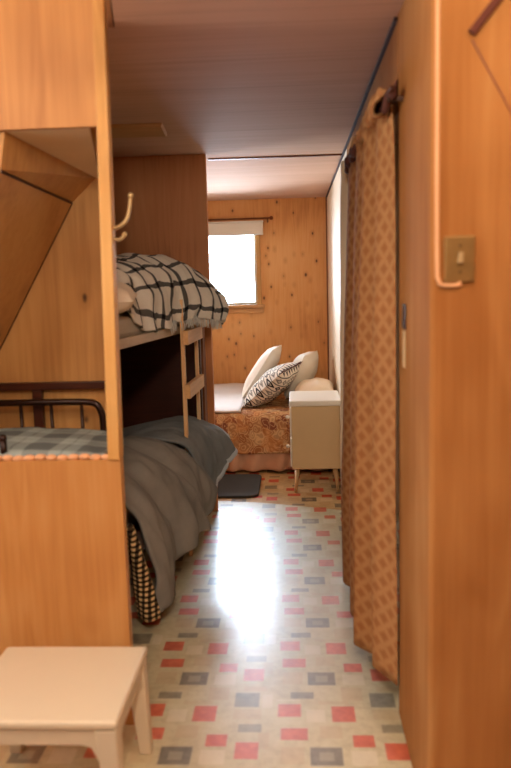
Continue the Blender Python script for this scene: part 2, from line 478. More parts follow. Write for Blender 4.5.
struct(MB().box(-2.25, 2.25, 2.25, 7.1, CH, CH + .1).hexa([(x, y, z) for z in (CH, CH + .1) for x, y in ((-.402, 1.735), (.42, 1.735), (.42, 2.25), (-.500, 2.25))]).build('ceiling', M['ceiling']))
struct(MB().box(-2.25, 2.25, -2.6, 2.25, NH, NH + .1).build('ceiling_near', M['ceiling']))
struct(MB().box(-.403, .31, 1.72, 1.734, CH, NH).hexa([(x, y, z) for z in (CH, NH) for x, y in ((-.416, 1.734), (-.403, 1.734), (-.505, 2.25), (-.520, 2.25))]).build('wall_bulkhead', M['ply']))
# far bedroom wall with its window opening
WX0, WX1, WZ0, WZ1 = -1.02, -.315, 1.185, 1.86
b = MB()
b.box(-2.25, WX0, 6.95, 7.05, 0, CH).box(WX1, .31, 6.95, 7.05, 0, CH).box(WX0, WX1, 6.95, 7.05, 0, WZ0).box(WX0, WX1, 6.95, 7.05, WZ1, CH)
struct(b.build('wall_far', M['ply_far']))
# right side: thick near wall (panel facing the camera and hall reveal), header, bedroom wall, closet shell
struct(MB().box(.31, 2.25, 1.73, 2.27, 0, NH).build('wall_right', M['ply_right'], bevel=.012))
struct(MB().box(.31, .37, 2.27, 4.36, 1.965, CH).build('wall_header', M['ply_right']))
struct(MB().box(.31, 1.0, 4.36, 7.05, 0, CH).build('wall_bedroom', M['wall_pale']))
struct(MB().box(.95, 1.0, 2.27, 4.36, 0, CH).build('wall_closet', M['closet']))
# left side: front panel with the alcove opening
b = MB()
b.hexa(lean(-2.25, -.556, -2.25, -.536, 2.2, 2.2215, 1.853, NH)).box(-2.25, -.54, 2.2, 2.222, 0, .872).box(-2.25, -1.45, 2.2, 2.222, .872, 1.853)
struct(b.build('wall_left', M['ply']))
struct(MB().hexa(lean(-.577, -.54, -.540, -.507, 2.192, 2.222, .872, NH)).hexa(lean(-.570, -.54, -.544, -.521, 2.2225, 2.25, .872, CH)).build('trim_1', M['trim'], bevel=.004))
struct(MB().box(-.57, -.542, 2.222, 2.25, 0, .872).build('trim_2', M['trim'], bevel=.003))
# alcove: back wall, two sloped boards, soffit
struct(MB().box(-2.25, -.712, 2.80, 2.83, 0, CH).build('wall_alcove', M['ply_alcove']))
b = MB().slab([(-.855, 2.222, 1.742), (-.813, 2.80, 1.705), (-1.46, 2.80, .605), (-1.52, 2.222, .62)], .015)
struct(b.build('wall_slope', M['ply_alcove']))
b = MB().slab([(-.835, 2.222, 1.853), (-.722, 2.80, 1.793), (-.813, 2.80, 1.709), (-.855, 2.222, 1.746)], .015)
struct(b.build('wall_slope_upper', M['ply_alcove']))
b = MB().slab([(-.584, 2.222, 1.853), (-.712, 2.80, 1.793), (-.90, 2.80, 1.793), (-.90, 2.222, 1.853)], .015)
struct(b.build('ceiling_alcove', M['soffit']))
struct(MB().tube([(-.856, 2.224, 1.740), (-.816, 2.797, 1.703)], .004, 6).build('trim_3', M['darkwood']))
struct(MB().tube([(-.818, 2.795, 1.700), (-1.455, 2.795, .612)], .004, 6).build('trim_4', M['darkwood']))
# bunk nook: end partition and back wall
struct(MB().box(-2.25, -.497, 4.43, 4.47, 0, CH).build('wall_partition', M['ply_dark'], bevel=.004))
struct(MB().box(-1.36, -1.33, 2.83, 4.43, 0, CH).build('wall_nook', M['darkwood']))  # dark colour stands in for the shade inside the nook
# far bedroom left, and the rest of the near room behind the camera
b = MB()
SW = ((.55, 1.95, 1.05, 2.35), (5.3, 6.4, 1.05, 1.8))      # unseen near room window added for its light; hidden bedroom side window
b.box(-2.25, -2.2, -2.6, SW[0][0], 0, NH).box(-2.25, -2.2, SW[0][1], 2.2, 0, NH).box(-2.25, -2.2, 2.2, SW[1][0], 0, CH).box(-2.25, -2.2, SW[1][1], 7.05, 0, CH)
for ya, yb, za, zb in SW: b.box(-2.25, -2.2, ya, yb, 0, za).box(-2.25, -2.2, ya, yb, zb, NH if ya < 2 else CH)
struct(b.build('wall_outer', M['ply']))
struct(MB().box(2.2, 2.25, -2.6, 1.73, 0, NH).build('wall_side', M['ply']))
RX0, RX1, RZ0, RZ1 = -1.2, .4, 1.6, 2.45
b = MB()
b.box(-2.2, RX0, -2.6, -2.5, 0, NH).box(RX1, 2.2, -2.6, -2.5, 0, NH).box(RX0, RX1, -2.6, -2.5, 0, RZ0).box(RX0, RX1, -2.6, -2.5, RZ1, NH)
struct(b.build('wall_back', M['ply']))
# window in the far wall
w = struct(MB().box(WX1 - .028, WX1 + .012, 6.925, 7.0, WZ0 - .03, WZ1 + .03).box(WX0 - .012, WX0 + .028, 6.925, 7.0, WZ0 - .03, WZ1 + .03)
           .box(WX0, WX1, 6.925, 7.0, WZ1 - .01, WZ1 + .03).build('window_1', M['trim'], bevel=.003))
MB().box(WX0 - .04, WX1 + .04, 6.905, 7.0, WZ0 - .03, WZ0).box(WX0 - .03, WX1 + .03, 6.93, 6.95, WZ0 - .075, WZ0 - .032).build('window_sill', M['trim_x'], w, bevel=.003)
MB().box(WX0 + .02, WX1 - .02, 6.985, 6.99, WZ0, WZ1).build('pane', M['glass'], w)
MB().box(WX0 + .026, WX0 + .05, 6.975, 7.0, WZ0, WZ1).box(WX1 - .05, WX1 - .026, 6.975, 7.0, WZ0, WZ1).box(WX0 + .05, WX1 - .05, 6.975, 7.0, WZ0, WZ0 + .022).build('window_sash', M['white'], w)
w2 = struct(MB().box(RX0, RX0 + .05, -2.6, -2.48, RZ0, RZ1).box(RX1 - .05, RX1, -2.6, -2.48, RZ0, RZ1).box(RX0, RX1, -2.6, -2.48, RZ0 - .04, RZ0 + .01).box(RX0, RX1, -2.6, -2.48, RZ1 - .01, RZ1 + .04).build('window_2', M['trim']))
MB().box(RX0 + .05, RX1 - .05, -2.56, -2.555, RZ0, RZ1).build('pane', M['glass'], w2)
for i, (ya, yb, za, zb) in enumerate(SW):
    w3 = struct(MB().box(-2.25, -2.185, ya, ya + .04, za, zb).box(-2.25, -2.185, yb - .04, yb, za, zb).box(-2.25, -2.18, ya, yb, za - .03, za + .01).box(-2.25, -2.185, ya, yb, zb - .01, zb + .03).build('window_%d' % (i + 3), M['trim']))
    MB().box(-2.235, -2.23, ya + .04, yb - .04, za + .01, zb - .01).build('pane', M['glass'], w3)
# ceiling joint over the partition, corner beads, near-panel seam
struct(MB().box(-.50, .31, 4.60, 4.625, CH - .008, CH).build('trim_5', M['bunk']))
struct(MB().box(.300, .31, 2.27, 6.95, CH - .012, CH).build('trim_6', M['shadow_bead']))
struct(MB().box(.299, .31, 6.935, 6.95, 0, CH - .012).build('trim_7', M['bunk']))
struct(MB().tube([(.396, 1.7285, 1.905), (.50, 1.7285, 1.72)], .0022, 6).build('trim_8', M['bunk']))
b = MB(); d = Vector((.056, 0, .069)).normalized(); p0, p1 = Vector((.393, 1.716, 1.918)), Vector((.53, 1.716, 1.918 + .137 * .069 / .056)); s_ = Vector((-d.z, 0, d.x)) * .0085
b.hexa([p0 - s_, p0 + s_, p0 + s_ + Vector((0, .0135, 0)), p0 - s_ + Vector((0, .0135, 0)), p1 - s_, p1 + s_, p1 + s_ + Vector((0, .0135, 0)), p1 - s_ + Vector((0, .0135, 0))])
struct(b.build('trim_9', M['batten'], bevel=.002))
# attic hatch board on the ceiling
t = tag(MB().hexa([(-1.25, 3.53, CH - .016), (-.600, 3.55, CH - .016), (-.618, 3.80, CH - .016), (-1.25, 3.78, CH - .016), (-1.25, 3.53, CH), (-.592, 3.55, CH), (-.610, 3.80, CH), (-1.25, 3.78, CH)])
        .build('hatch_board', M['trim_x'], bevel=.003), 'flat pale wooden board fixed to the hall ceiling above the bunk', 'ceiling panel')

# ------------------------------------------------------------------ right wall fittings
t = thing('light_switch', 'brass toggle light switch on the plywood panel', 'light switch', (.373, 1.73, 1.437))
MB().box(.339, .407, 1.7225, 1.7295, 1.384, 1.488).build('cover_plate', M['brass'], t, bevel=.003)
MB().taper((.373, 1.717, 1.428), .0055, .0055, (.373, 1.710, 1.452), .0045, .004).build('toggle', M['hook'], t, bevel=.001)
for z in (1.408, 1.466):
    MB().tube([(.373, 1.7235, z), (.373, 1.7205, z)], .0032, 10).build('screw', M['screw'], t)
pts = [(.3215, 1.7245, CH), (.3215, 1.7245, 1.9), (.322, 1.7245, 1.6), (.3235, 1.7245, 1.42), (.326, 1.7245, 1.392), (.333, 1.7245, 1.3805), (.35, 1.7245, 1.378), (.372, 1.7245, 1.379), (.373, 1.7245, 1.386)]
t = tag(MB().tube(catmull(pts, 50), .0050, 10).build('electrical_cable', M['cable'], smooth=True), 'cream surface cable running down the panel to the brass switch', 'cable')
t = thing('door_latch', 'dark metal strike plate with pale strip on the hall door frame', 'latch', (.31, 2.15, 1.2))
MB().box(.3055, .3095, 2.10, 2.165, 1.255, 1.325).build('strike_plate', M['dark_metal'], t, bevel=.001)
MB().box(.3065, .3095, 2.115, 2.155, 1.145, 1.25).build('lower_strip', M['pale_metal'], t, bevel=.001)

# curtain on its rod
rod = tag(MB().tube([(.272, 2.10, 1.900), (.272, 3.62, 1.900)], .008, 10).build('curtain_rod', M['darkwood'], smooth=True), 'dark curtain rod running along the top of the hall doorway', 'curtain rod')
for y in (2.16, 3.58):
    MB().box(.266, .309, y - .008, y + .008, 1.880, 1.892).build('bracket', M['dark_metal'], rod)
cur = thing('curtain', 'tan diamond print curtain bunched in folds beside the plywood panel', 'curtain', (.26, 2.9, .09))
def curtain_rows(keys, ztop, zbot, n_h=120, n_v=46, squeeze=.45, mid=.285, seed=0):
    base = catmull([(x, y, 0) for x, y in keys], n_h)
    us = [0.0]
    for i in range(1, n_h): us.append(us[-1] + (base[i] - base[i - 1]).length)
    rows = []
    for k in range(n_v):
        t = k / (n_v - 1); z = ztop + (zbot(0) - ztop) * t
        r = []
        for i, p in enumerate(base):
            zz = ztop + (zbot(p.y) - ztop) * t
            a = squeeze + (1 - squeeze) * min(1, t * 1.35) ** .8
            x = mid + (p.x - mid) * a + .006 * noise.noise(Vector((p.y * 6, zz * 2.2, seed)))
            if t < .06: x += .004 * math.sin(p.y * 160) * (1 - t / .06)
            y = p.y + .02 * noise.noise(Vector((p.y * 2, zz * 1.1, seed + 5))) * t
            if p.y < 2.32: y = p.y
            r.append((Vector((min(x, .303), y, zz)), (us[i], -zz)))
        rows.append(r)
    return rows
keys = [(.303, 2.235), (.280, 2.285), (.250, 2.335), (.238, 2.37), (.252, 2.40), (.268, 2.42), (.245, 2.46), (.21, 2.51), (.195, 2.545), (.205, 2.58), (.265, 2.62), (.27, 2.68), (.22, 2.76), (.2, 2.82), (.21, 2.88), (.27, 2.95), (.255, 3.05), (.2, 3.14), (.195, 3.22), (.22, 3.28), (.285, 3.36)]
MB().grid(curtain_rows(keys, 1.885, lambda y: .115 - .05 * (y - 2.26))).build('drape', M['curtain'], cur, smooth=True, solid=.003)
b = MB()       # gathered heading wrapped round the rod
rows = []
for i in range(220):
    y = 2.25 + 1.15 * i / 219; r = []
    for k in range(21):
        a = 2 * PI * k / 20
        rr = .024 + .016 * noise.noise(Vector((y * 17, math.cos(a) * 1.2, math.sin(a) * 1.2))) + .005 * math.sin(y * 110 + 2 * math.sin(a))
        r.append((Vector((min(.304, .268 + rr * math.cos(a)), y, 1.900 + 1.7 * rr * math.sin(a))), (y, k * .009)))
    rows.append(r)
b.grid(rows).build('heading', M['curtain'], cur, smooth=True)
for y0, y1, z0, z1, x0, x1, r0 in ((2.10, 2.27, 1.912, 1.872, .284, .262, .017), (2.86, 3.10, 1.880, 1.868, .238, .234, .018), (3.12, 3.36, 1.888, 1.862, .240, .236, .021)):
    n = 26; pts = []; rs = []
    for k in range(n):
        f = k / (n - 1); y = y0 + (y1 - y0) * f
        w = noise.noise(Vector((y * 14, 2, 0)))
        pts.append((x0 + (x1 - x0) * f + .006 * w, y, z0 + (z1 - z0) * f + .012 * math.sin(y * 70)))
        rs.append(r0 * max(.12, min(1, 3.2 * min(f + .05, 1.02 - f))) * (.75 + .4 * noise.noise(Vector((y * 40, 7, 1)))))
    MB().tube(pts, rs, 9).build('dark_ruffle', M['dark_fringe'], cur, smooth=True)
cur2 = thing('curtain', 'plain pale cream curtain at the far end of the hall rod', 'curtain', (.27, 3.5, .1))
M['sheer'] = plain('pale_cream_curtain_cloth', srgb(226, 206, 178), .95, vary=.05, scale=20)
keys2 = [(.292, 3.44), (.235, 3.47), (.205, 3.50), (.245, 3.54), (.22, 3.57), (.215, 3.60), (.25, 3.63)]
MB().grid(curtain_rows(keys2, 1.925, lambda y: .15, 44, 40, .7, .265, 3)).build('drape', M['sheer'], cur2, smooth=True, solid=.003)

# ------------------------------------------------------------------ coat hook on the left post
t = thing('coat_hook', 'pale brass double coat hook on the left wooden post', 'coat hook', (-.54, 2.225, 1.555))
MB().box(-.5395, -.5345, 2.212, 2.238, 1.520, 1.590).build('back_plate', M['hook'], t, bevel=.002)
pts = catmull([(-.535, 2.225, 1.567), (-.512, 2.225, 1.570), (-.490, 2.225, 1.588), (-.480, 2.225, 1.615), (-.474, 2.225, 1.652)], 20)
MB().tube(pts, [.0065 - .0018 * i / 19 for i in range(20)], 10).ball((-.473, 2.225, 1.658), .0085, 10, 8).build('upper_prong', M['hook'], t, smooth=True)
pts = catmull([(-.535, 2.225, 1.538), (-.520, 2.225, 1.532), (-.507, 2.225, 1.535), (-.498, 2.225, 1.545)], 14)
MB().tube(pts, .0052, 10).ball((-.4965, 2.225, 1.547), .0075, 10, 8).build('lower_prong', M['hook'], t, smooth=True)

# ------------------------------------------------------------------ iron day bed in the alcove
t = thing('iron_bed', 'dark iron bedstead seen through the opening in the left panel', 'bed', (-1.0, 2.55, 0))
pts = catmull([(-1.215, 2.715, .972), (-1.1, 2.715, .972), (-.9, 2.715, .972), (-.78, 2.715, .970), (-.742, 2.715, .958), (-.724, 2.715, .92)], 40) + [Vector((-.722, 2.715, z)) for z in (.8, .5, .2, 0)]
MB().tube(pts, .0125, 12).build('headboard', M['iron'], t, smooth=True)
for x in (-1.15, -1.033, -.917, -.802):
    MB().tube([(x, 2.715, .972), (x, 2.715, .70)], .0065, 10).build('spindle', M['iron'], t, smooth=True)
MB().box(-1.22, -.722, 2.70, 2.73, .66, .70).build('lower_rail', M['iron'], t)
MB().box(-1.22, -.712, 2.762, 2.792, 1.012, 1.040).box(-1.005, -.968, 2.764, 2.79, .30, 1.012).build('back_rail', M['darkwood'], t, bevel=.003)
MB().box(-1.22, -.685, 2.26, 2.69, .62, .83).build('mattress', M['mattress'], t, bevel=.03)
MB().box(-1.22, -.69, 2.26, 2.69, .56, .615).build('side_frame', M['iron'], t)
MB().tube([(-.918, 2.245, .862), (-.918, 2.245, .93)], .011, 10).ball((-.918, 2.245, .935), .013, 10, 8).build('post', M['iron'], t, smooth=True)
q = thing('quilt', 'blue grey patchwork quilt on the iron bed in the alcove', 'quilt', (-1.0, 2.45, .85))
st = []
for x, dz in ((-1.2, .012), (-1.1, .02), (-1.0, .03), (-.9, .022), (-.78, .012), (-.68, -.002), (-.60, -.014)):
    st.append((x, [(2.68, .855 + dz * .6), (2.62, .880 + dz * .6), (2.5, .886 + dz * .6), (2.38, .888 + dz * .6), (2.27, .888 + dz * .4), (2.236, .886), (2.231, .878)]))
rows = drape(st, 60, 30, .006, 9.0, 4.0)
rows = [[(Vector((min(p.y, -.25 * p.x - .012), p.x, p.z)), uv) for p, uv in r] for r in rows]
MB().grid(rows).build('cover', M['quilt'], q, smooth=True, solid=.012)
b = MB()
for k in range(19):
    x = -1.205 + k * .0345
    b.ball((x, 2.213, .8785 + .0015 * math.sin(k * 1.7)), (.0185, .014, .0100), 12, 8)
b.build('scalloped_edge', M['rope'], q, smooth=True)

# ------------------------------------------------------------------ bunk bed
t = thing('bunk_bed', 'built-in wooden bunk bed behind the left panel', 'bunk bed', (-.9, 3.6, 0))
def bx(u): return -.70 + .125 * u    # hall-side edge of the bunk, u metres beyond y = 2.87
def edge_board(x_off, thick, u0, u1, z0, z1):
    return [(bx(u0) + x_off - thick, 2.87 + u0, z0), (bx(u0) + x_off, 2.87 + u0, z0), (bx(u1) + x_off, 2.87 + u1, z0), (bx(u1) + x_off - thick, 2.87 + u1, z0),
            (bx(u0) + x_off - thick, 2.87 + u0, z1), (bx(u0) + x_off, 2.87 + u0, z1), (bx(u1) + x_off, 2.87 + u1, z1), (bx(u1) + x_off - thick, 2.87 + u1, z1)]
MB().hexa(edge_board(0, .025, 0, 1.54, 1.145, 1.185)).build('side_rail', M['bunk_rail'], t, bevel=.003)
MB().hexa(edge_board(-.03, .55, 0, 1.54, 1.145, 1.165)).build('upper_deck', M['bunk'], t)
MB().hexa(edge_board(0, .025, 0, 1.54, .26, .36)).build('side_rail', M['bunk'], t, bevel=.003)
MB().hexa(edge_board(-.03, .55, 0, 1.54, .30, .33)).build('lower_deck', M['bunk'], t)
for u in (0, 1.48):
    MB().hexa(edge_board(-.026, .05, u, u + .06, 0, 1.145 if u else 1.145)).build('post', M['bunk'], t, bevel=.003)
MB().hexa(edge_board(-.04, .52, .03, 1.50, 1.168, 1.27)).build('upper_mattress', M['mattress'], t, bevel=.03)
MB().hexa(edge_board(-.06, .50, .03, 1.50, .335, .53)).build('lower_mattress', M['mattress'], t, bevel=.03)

MB().hexa(edge_board(-.03, .60, 1.42, 1.445, .36, 1.144)).build('shade_panel', M['darkwood'], t)  # added dark sheet standing in for shade below the upper deck
# ladder hooked on the bunk side
t = thing('bunk_ladder', 'pale wooden ladder standing against the side of the bunk bed', 'ladder', (-.53, 3.89, 0))
LA, LB = (-.552, 3.70), (-.535, 4.08)
for (x, y), z1 in ((LA, 1.32), (LB, 1.32)):
    MB().box(x - .018, x, y - .018, y + .018, 0, z1).build('rail', M['ladder'], t, bevel=.003)
for z in (.13, .50, .86, 1.13):
    MB().hexa([(LA[0] - .005, LA[1] - .03, z - .035), (LA[0] + .024, LA[1] - .03, z - .035), (LB[0] + .024, LB[1] + .03, z - .035), (LB[0] - .005, LB[1] + .03, z - .035),
               (LA[0] - .005, LA[1] - .03, z + .035), (LA[0] + .024, LA[1] - .03, z + .035), (LB[0] + .024, LB[1] + .03, z + .035), (LB[0] - .005, LB[1] + .03, z + .035)]).build('rung', M['rung'], t, bevel=.003)

# plaid blanket heaped on the upper bunk
t = thing('plaid_blanket', 'black and cream plaid blanket heaped on the upper bunk', 'blanket', (-.8, 3.6, 1.27))
st = [(2.93, [(-1.18, 1.38), (-1.06, 1.42), (-.97, 1.445), (-.90, 1.46), (-.86, 1.455), (-.82, 1.44), (-.79, 1.42)]),
      (3.05, [(-1.18, 1.40), (-1.04, 1.45), (-.92, 1.475), (-.83, 1.465), (-.77, 1.43), (-.735, 1.39), (-.715, 1.345)]),
      (3.18, [(-1.18, 1.41), (-1.0, 1.465), (-.85, 1.49), (-.755, 1.45), (-.715, 1.38), (-.695, 1.32), (-.68, 1.255)]),
      (3.35, [(-1.16, 1.425), (-.98, 1.495), (-.81, 1.50), (-.70, 1.445), (-.66, 1.37), (-.645, 1.28), (-.635, 1.19)]),
      (3.60, [(-1.12, 1.455), (-.94, 1.53), (-.76, 1.53), (-.635, 1.465), (-.59, 1.38), (-.58, 1.28), (-.58, 1.20)]),
      (3.80, [(-1.10, 1.455), (-.9, 1.535), (-.70, 1.535), (-.56, 1.475), (-.505, 1.39), (-.49, 1.30), (-.50, 1.22)]),
      (3.95, [(-1.05, 1.435), (-.86, 1.525), (-.66, 1.52), (-.50, 1.445), (-.43, 1.36), (-.415, 1.28), (-.43, 1.20)]),
      (4.10, [(-1.0, 1.395), (-.82, 1.495), (-.64, 1.485), (-.49, 1.415), (-.40, 1.33), (-.375, 1.26), (-.385, 1.18)]),
      (4.22, [(-.98, 1.325), (-.82, 1.385), (-.68, 1.385), (-.56, 1.34), (-.46, 1.28), (-.405, 1.23), (-.40, 1.16)])]
rows = drape(st, 110, 64, .024, 8.0, 1.0, (.8, 1.3, .7), .008, 34)
MB().grid(rows).build('cover', M['plaid'], t, smooth=True, solid=.014)
b = MB(); rr = random.Random(3)
for i in range(52, 90):
    for k in range(2):
        p = rows[i][-1][0] + Vector((rr.uniform(-.006, .006), rr.uniform(-.007, .007), 0))
        b.tube([p + Vector((-.004, 0, .006)), p + Vector((rr.uniform(-.006, .004), rr.uniform(-.006, .006), -.02)), p + Vector((rr.uniform(-.01, .006), rr.uniform(-.01, .01), -.045))], [.0028, .003, .0016], 5)
o = b.build('fringe', M['fringe'], t, smooth=True); o['kind'] = 'stuff'
# cream pillow under the blanket at the near end
mt = Matrix.Translation((-.83, 3.03, 1.345)) @ Matrix.Rotation(.12, 4, 'Z') @ Matrix.Rotation(.1, 4, 'X')
o = pillow(.36, .24, .15, mt, seed=6.0).build('pillow', M['pillow_cream'], smooth=True)
tag(o, 'cream pillow tucked under the plaid blanket on the upper bunk', 'pillow')

# grey duvet on the lower bunk
t = thing('duvet', 'rumpled grey duvet spilling over the side of the lower bunk', 'duvet', (-.8, 3.4, .53))
st = [(2.86, [(-1.15, .56), (-.95, .61), (-.79, .57), (-.695, .46), (-.655, .34), (-.625, .21), (-.600, .06)]),
      (3.02, [(-1.15, .59), (-.93, .65), (-.77, .61), (-.660, .50), (-.620, .38), (-.590, .26), (-.570, .11)]),
      (3.25, [(-1.15, .60), (-.92, .655), (-.74, .63), (-.620, .53), (-.560, .42), (-.525, .31), (-.530, .20)]),
      (3.45, [(-1.14, .60), (-.90, .64), (-.71, .62), (-.585, .535), (-.525, .43), (-.490, .33), (-.500, .22)]),
      (3.62, [(-1.13, .58), (-.90, .61), (-.70, .59), (-.570, .51), (-.505, .42), (-.475, .33), (-.490, .23)]),
      (3.78, [(-1.12, .56), (-.90, .58), (-.71, .56), (-.60, .51), (-.545, .44), (-.525, .38), (-.53, .32)]),
      (3.95, [(-1.12, .54), (-.90, .555), (-.72, .545), (-.64, .52), (-.60, .48), (-.59, .45), (-.60, .41)])]
MB().grid(drape(st, 110, 70, .030, 7.0, 7.0, (.7, 1.7, .55), .030, 26, .050)).build('cover', M['duvet'], t, smooth=True, solid=.02)
rows = []
for i in range(14):
    f = i / 13; r = []
    for j in range(26):
        g = j / 25
        x0 = -.685 + .03 * g; x1 = -.668 + .105 * g ** .8
        r.append((Vector((x0 + (x1 - x0) * f, 2.835 - .025 * math.sin(f * PI) - .012 * noise.noise(Vector((f * 3, g * 4, 1))), (.47 - .40 * g) - .01 * math.sin(f * 2.5))), ((x1 - x0) * f + x0, g * .40)))
    rows.append(r)
MB().grid(rows).build('gingham_lining', M['gingham'], t, smooth=True, solid=.006)
# slate throw folded over the far end
t = thing('throw_blanket', 'slate blue throw with pale stitched edge at the far end of lower bunk', 'blanket', (-.7, 4.0, .6))
st = [(3.60, [(-1.05, .54), (-.9, .60), (-.74, .64), (-.62, .63), (-.525, .575), (-.48, .47), (-.465, .36)]),
      (3.80, [(-1.05, .57), (-.88, .63), (-.71, .67), (-.59, .66), (-.505, .615), (-.455, .47), (-.445, .32)]),
      (3.95, [(-1.03, .58), (-.86, .64), (-.68, .67), (-.56, .655), (-.475, .605), (-.42, .50), (-.400, .385)]),
      (4.10, [(-1.02, .58), (-.84, .625), (-.66, .66), (-.54, .645), (-.45, .595), (-.395, .53), (-.355, .46)]),
      (4.20, [(-1.0, .56), (-.82, .60), (-.65, .62), (-.56, .61), (-.49, .585), (-.44, .56), (-.40, .525)])]
rows = drape(st, 80, 60, .018, 8.0, 12.0, (.7, 1.7, .5), .010, 40)
MB().grid(rows).build('cover', M['throw'], t, smooth=True, solid=.016)
b = MB(); edge = [rows[i][-1][0] for i in range(80)] + [rows[-1][j][0] for j in range(58, 24, -1)]
for i in range(0, len(edge) - 1):
    p, nx = edge[i], edge[i + 1]; dd = (nx - p).normalized()
    for k in (0, .5):
        q_ = p.lerp(nx, k)
        b.tube([q_ + Vector((-.012, 0, .012)), q_ + Vector((.006, -.004, 0)), q_ + Vector((.004, -.002, -.014))], [.0032, .004, .002], 5)
b.build('stitched_edge', M['stitch'], t, smooth=True)

# ------------------------------------------------------------------ far bedroom: bed, bedding, nightstand, mat
t = thing('bed', 'low bed with tan crumpled skirt against the far plywood wall', 'bed', (-.7, 6.1, 0))
MB().box(-1.62, .28, 5.42, 6.90, .06, .20).build('bed_base', M['bunk'], t)
MB().box(-1.63, .285, 5.41, 6.91, .20, .415).build('mattress', M['mattress'], t, bevel=.05)
rows = []
for i in range(90):
    x = -1.64 + 1.92 * i / 89; r = []
    for j in range(10):
        g = j / 9
        r.append((Vector((x, 5.372 - .020 * math.sin(x * 40 + g * 1.6 + 2 * noise.noise(Vector((x * 4, 0, 0)))) * (.4 + g) - .03 * g + .014 * noise.noise(Vector((x * 9, g * 3, 2))), .235 - .215 * g)), (x, g * .2)))
    rows.append(r)
MB().grid(rows).build('bed_skirt', M['skirt'], t, smooth=True, solid=.004)
for x in (-1.5, .2):
    for y in (5.5, 6.8): MB().taper((x, y, 0), .02, .02, (x, y, .06), .025, .025).build('leg', M['bunk'], t)
t = thing('coverlet', 'rust and tan paisley coverlet on the bed beyond the hall', 'bedspread', (-.7, 6.0, .42))
st = []
for k in range(7):
    x = -1.63 + 1.91 * k / 6
    st.append((x, [(6.88, .43), (6.5, .442), (6.0, .445), (5.6, .445), (5.42, .438), (5.362, .40), (5.345, .32), (5.34, .23), (5.335, .150)]))
rows = drape(st, 90, 50, .012, 5.0, 2.0)
rows = [[(Vector((p.y, p.x, max(p.z, .436) if p.x > 5.45 else p.z)), uv) for p, uv in r] for r in rows]
MB().grid(rows).build('cover', M['coverlet'], t, smooth=True, solid=.008)
st = []
for k in range(6):
    x = -1.58 + 1.17 * k / 5
    st.append((x, [(6.84, .462), (6.4, .472), (6.0, .472), (5.6, .47), (5.46, .466), (5.40, .455)]))
rows = drape(st, 50, 30, .006, 6.0, 5.0)
rows = [[(Vector((p.y, p.x, p.z + .004)), uv) for p, uv in r] for r in rows]
o = MB().grid(rows).build('white_blanket', M['sheet'], smooth=True, solid=.014)
tag(o, 'white blanket spread flat over the rust coverlet', 'blanket')
GP = 'pillows on the far bed'
def frame(c, ax, up): # local x = ax, local y = up-ish, local z = normal
    x = Vector(ax).normalized(); z = x.cross(Vector(up)).normalized(); y = z.cross(x)
    return Matrix((( x.x, y.x, z.x, c[0]), (x.y, y.y, z.y, c[1]), (x.z, y.z, z.z, c[2]), (0, 0, 0, 1)))
# leaning white pillow: plane holds the slope direction and the bed's depth
mt = frame((-.275, 6.12, .665), (.13, .95, .0), (.56, 0, .84))
tag(pillow(.50, .46, .15, mt, seed=2.0).build('pillow', M['pillow_white'], smooth=True), 'plain white pillow leaning behind the black patterned pillow', 'pillow', GP)
mt = frame((-.185, 5.70, .605), (.36, .92, .08), (.72, -.2, .62))
pp = tag(pillow(.42, .43, .19, mt, seed=9.0).build('pillow', M['print'], smooth=True), 'black and white patterned pillow propped on the far bed', 'pillow', GP)
b = MB(); rr = random.Random(5)
for s_ in (-1, 1):
    for k in range(26):
        a = -.21 + .42 * k / 25
        p = mt @ Vector((a, s_ * .212, 0)); e = mt @ Vector((a + rr.uniform(-.006, .006), s_ * .236, rr.uniform(-.008, .008)))
        b.tube([p, p.lerp(e, .5), e], [.003, .004, .002], 5)
b.build('tassels', M['dark_fringe'], pp, smooth=True)['kind'] = 'stuff'
mt = frame((.045, 6.05, .640), (.25, .97, 0), (.45, 0, .90))
tag(pillow(.46, .38, .19, mt, seed=4.0).build('pillow', M['pillow_white'], smooth=True), 'white pillow standing between the patterned pillow and right wall', 'pillow', GP)
mt = frame((.135, 5.66, .560), (.05, 1, 0), (.97, 0, .10))
tag(pillow(.52, .30, .17, mt, seed=8.0).build('pillow', M['pillow_cream'], smooth=True), 'cream pillow lying flat on the bed behind the nightstand', 'pillow', GP)

t = thing('nightstand', 'small pale nightstand on tapered legs beside the far bed', 'nightstand', (.12, 5.0, 0))
MB().box(-.035, .283, 4.80, 5.22, .165, .585).build('body', M['nightstand_side'], t, bevel=.006)
MB().box(-.048, .292, 4.785, 5.235, .586, .622).build('top', M['nightstand_top'], t, bevel=.008)
for z0, z1 in ((.18, .37), (.38, .575)):
    d = MB().box(-.046, -.036, 4.81, 5.21, z0, z1).build('drawer', M['nightstand_top'], t, bevel=.003)
    MB().tube([(-.046, 5.01, (z0 + z1) / 2), (-.056, 5.01, (z0 + z1) / 2)], .007, 10).ball((-.063, 5.01, (z0 + z1) / 2), .013, 12, 8).build('knob', M['white'], d, smooth=True)
for x, s_ in ((.0, -1), (.248, 1)):
    for y, q_ in ((4.84, -1), (5.18, 1)):
        MB().tube([(x, y, .166), (x + s_ * .018, y + q_ * .015, 0)], [.017, .009], 12).build('leg', M['legwood'], t, smooth=True)

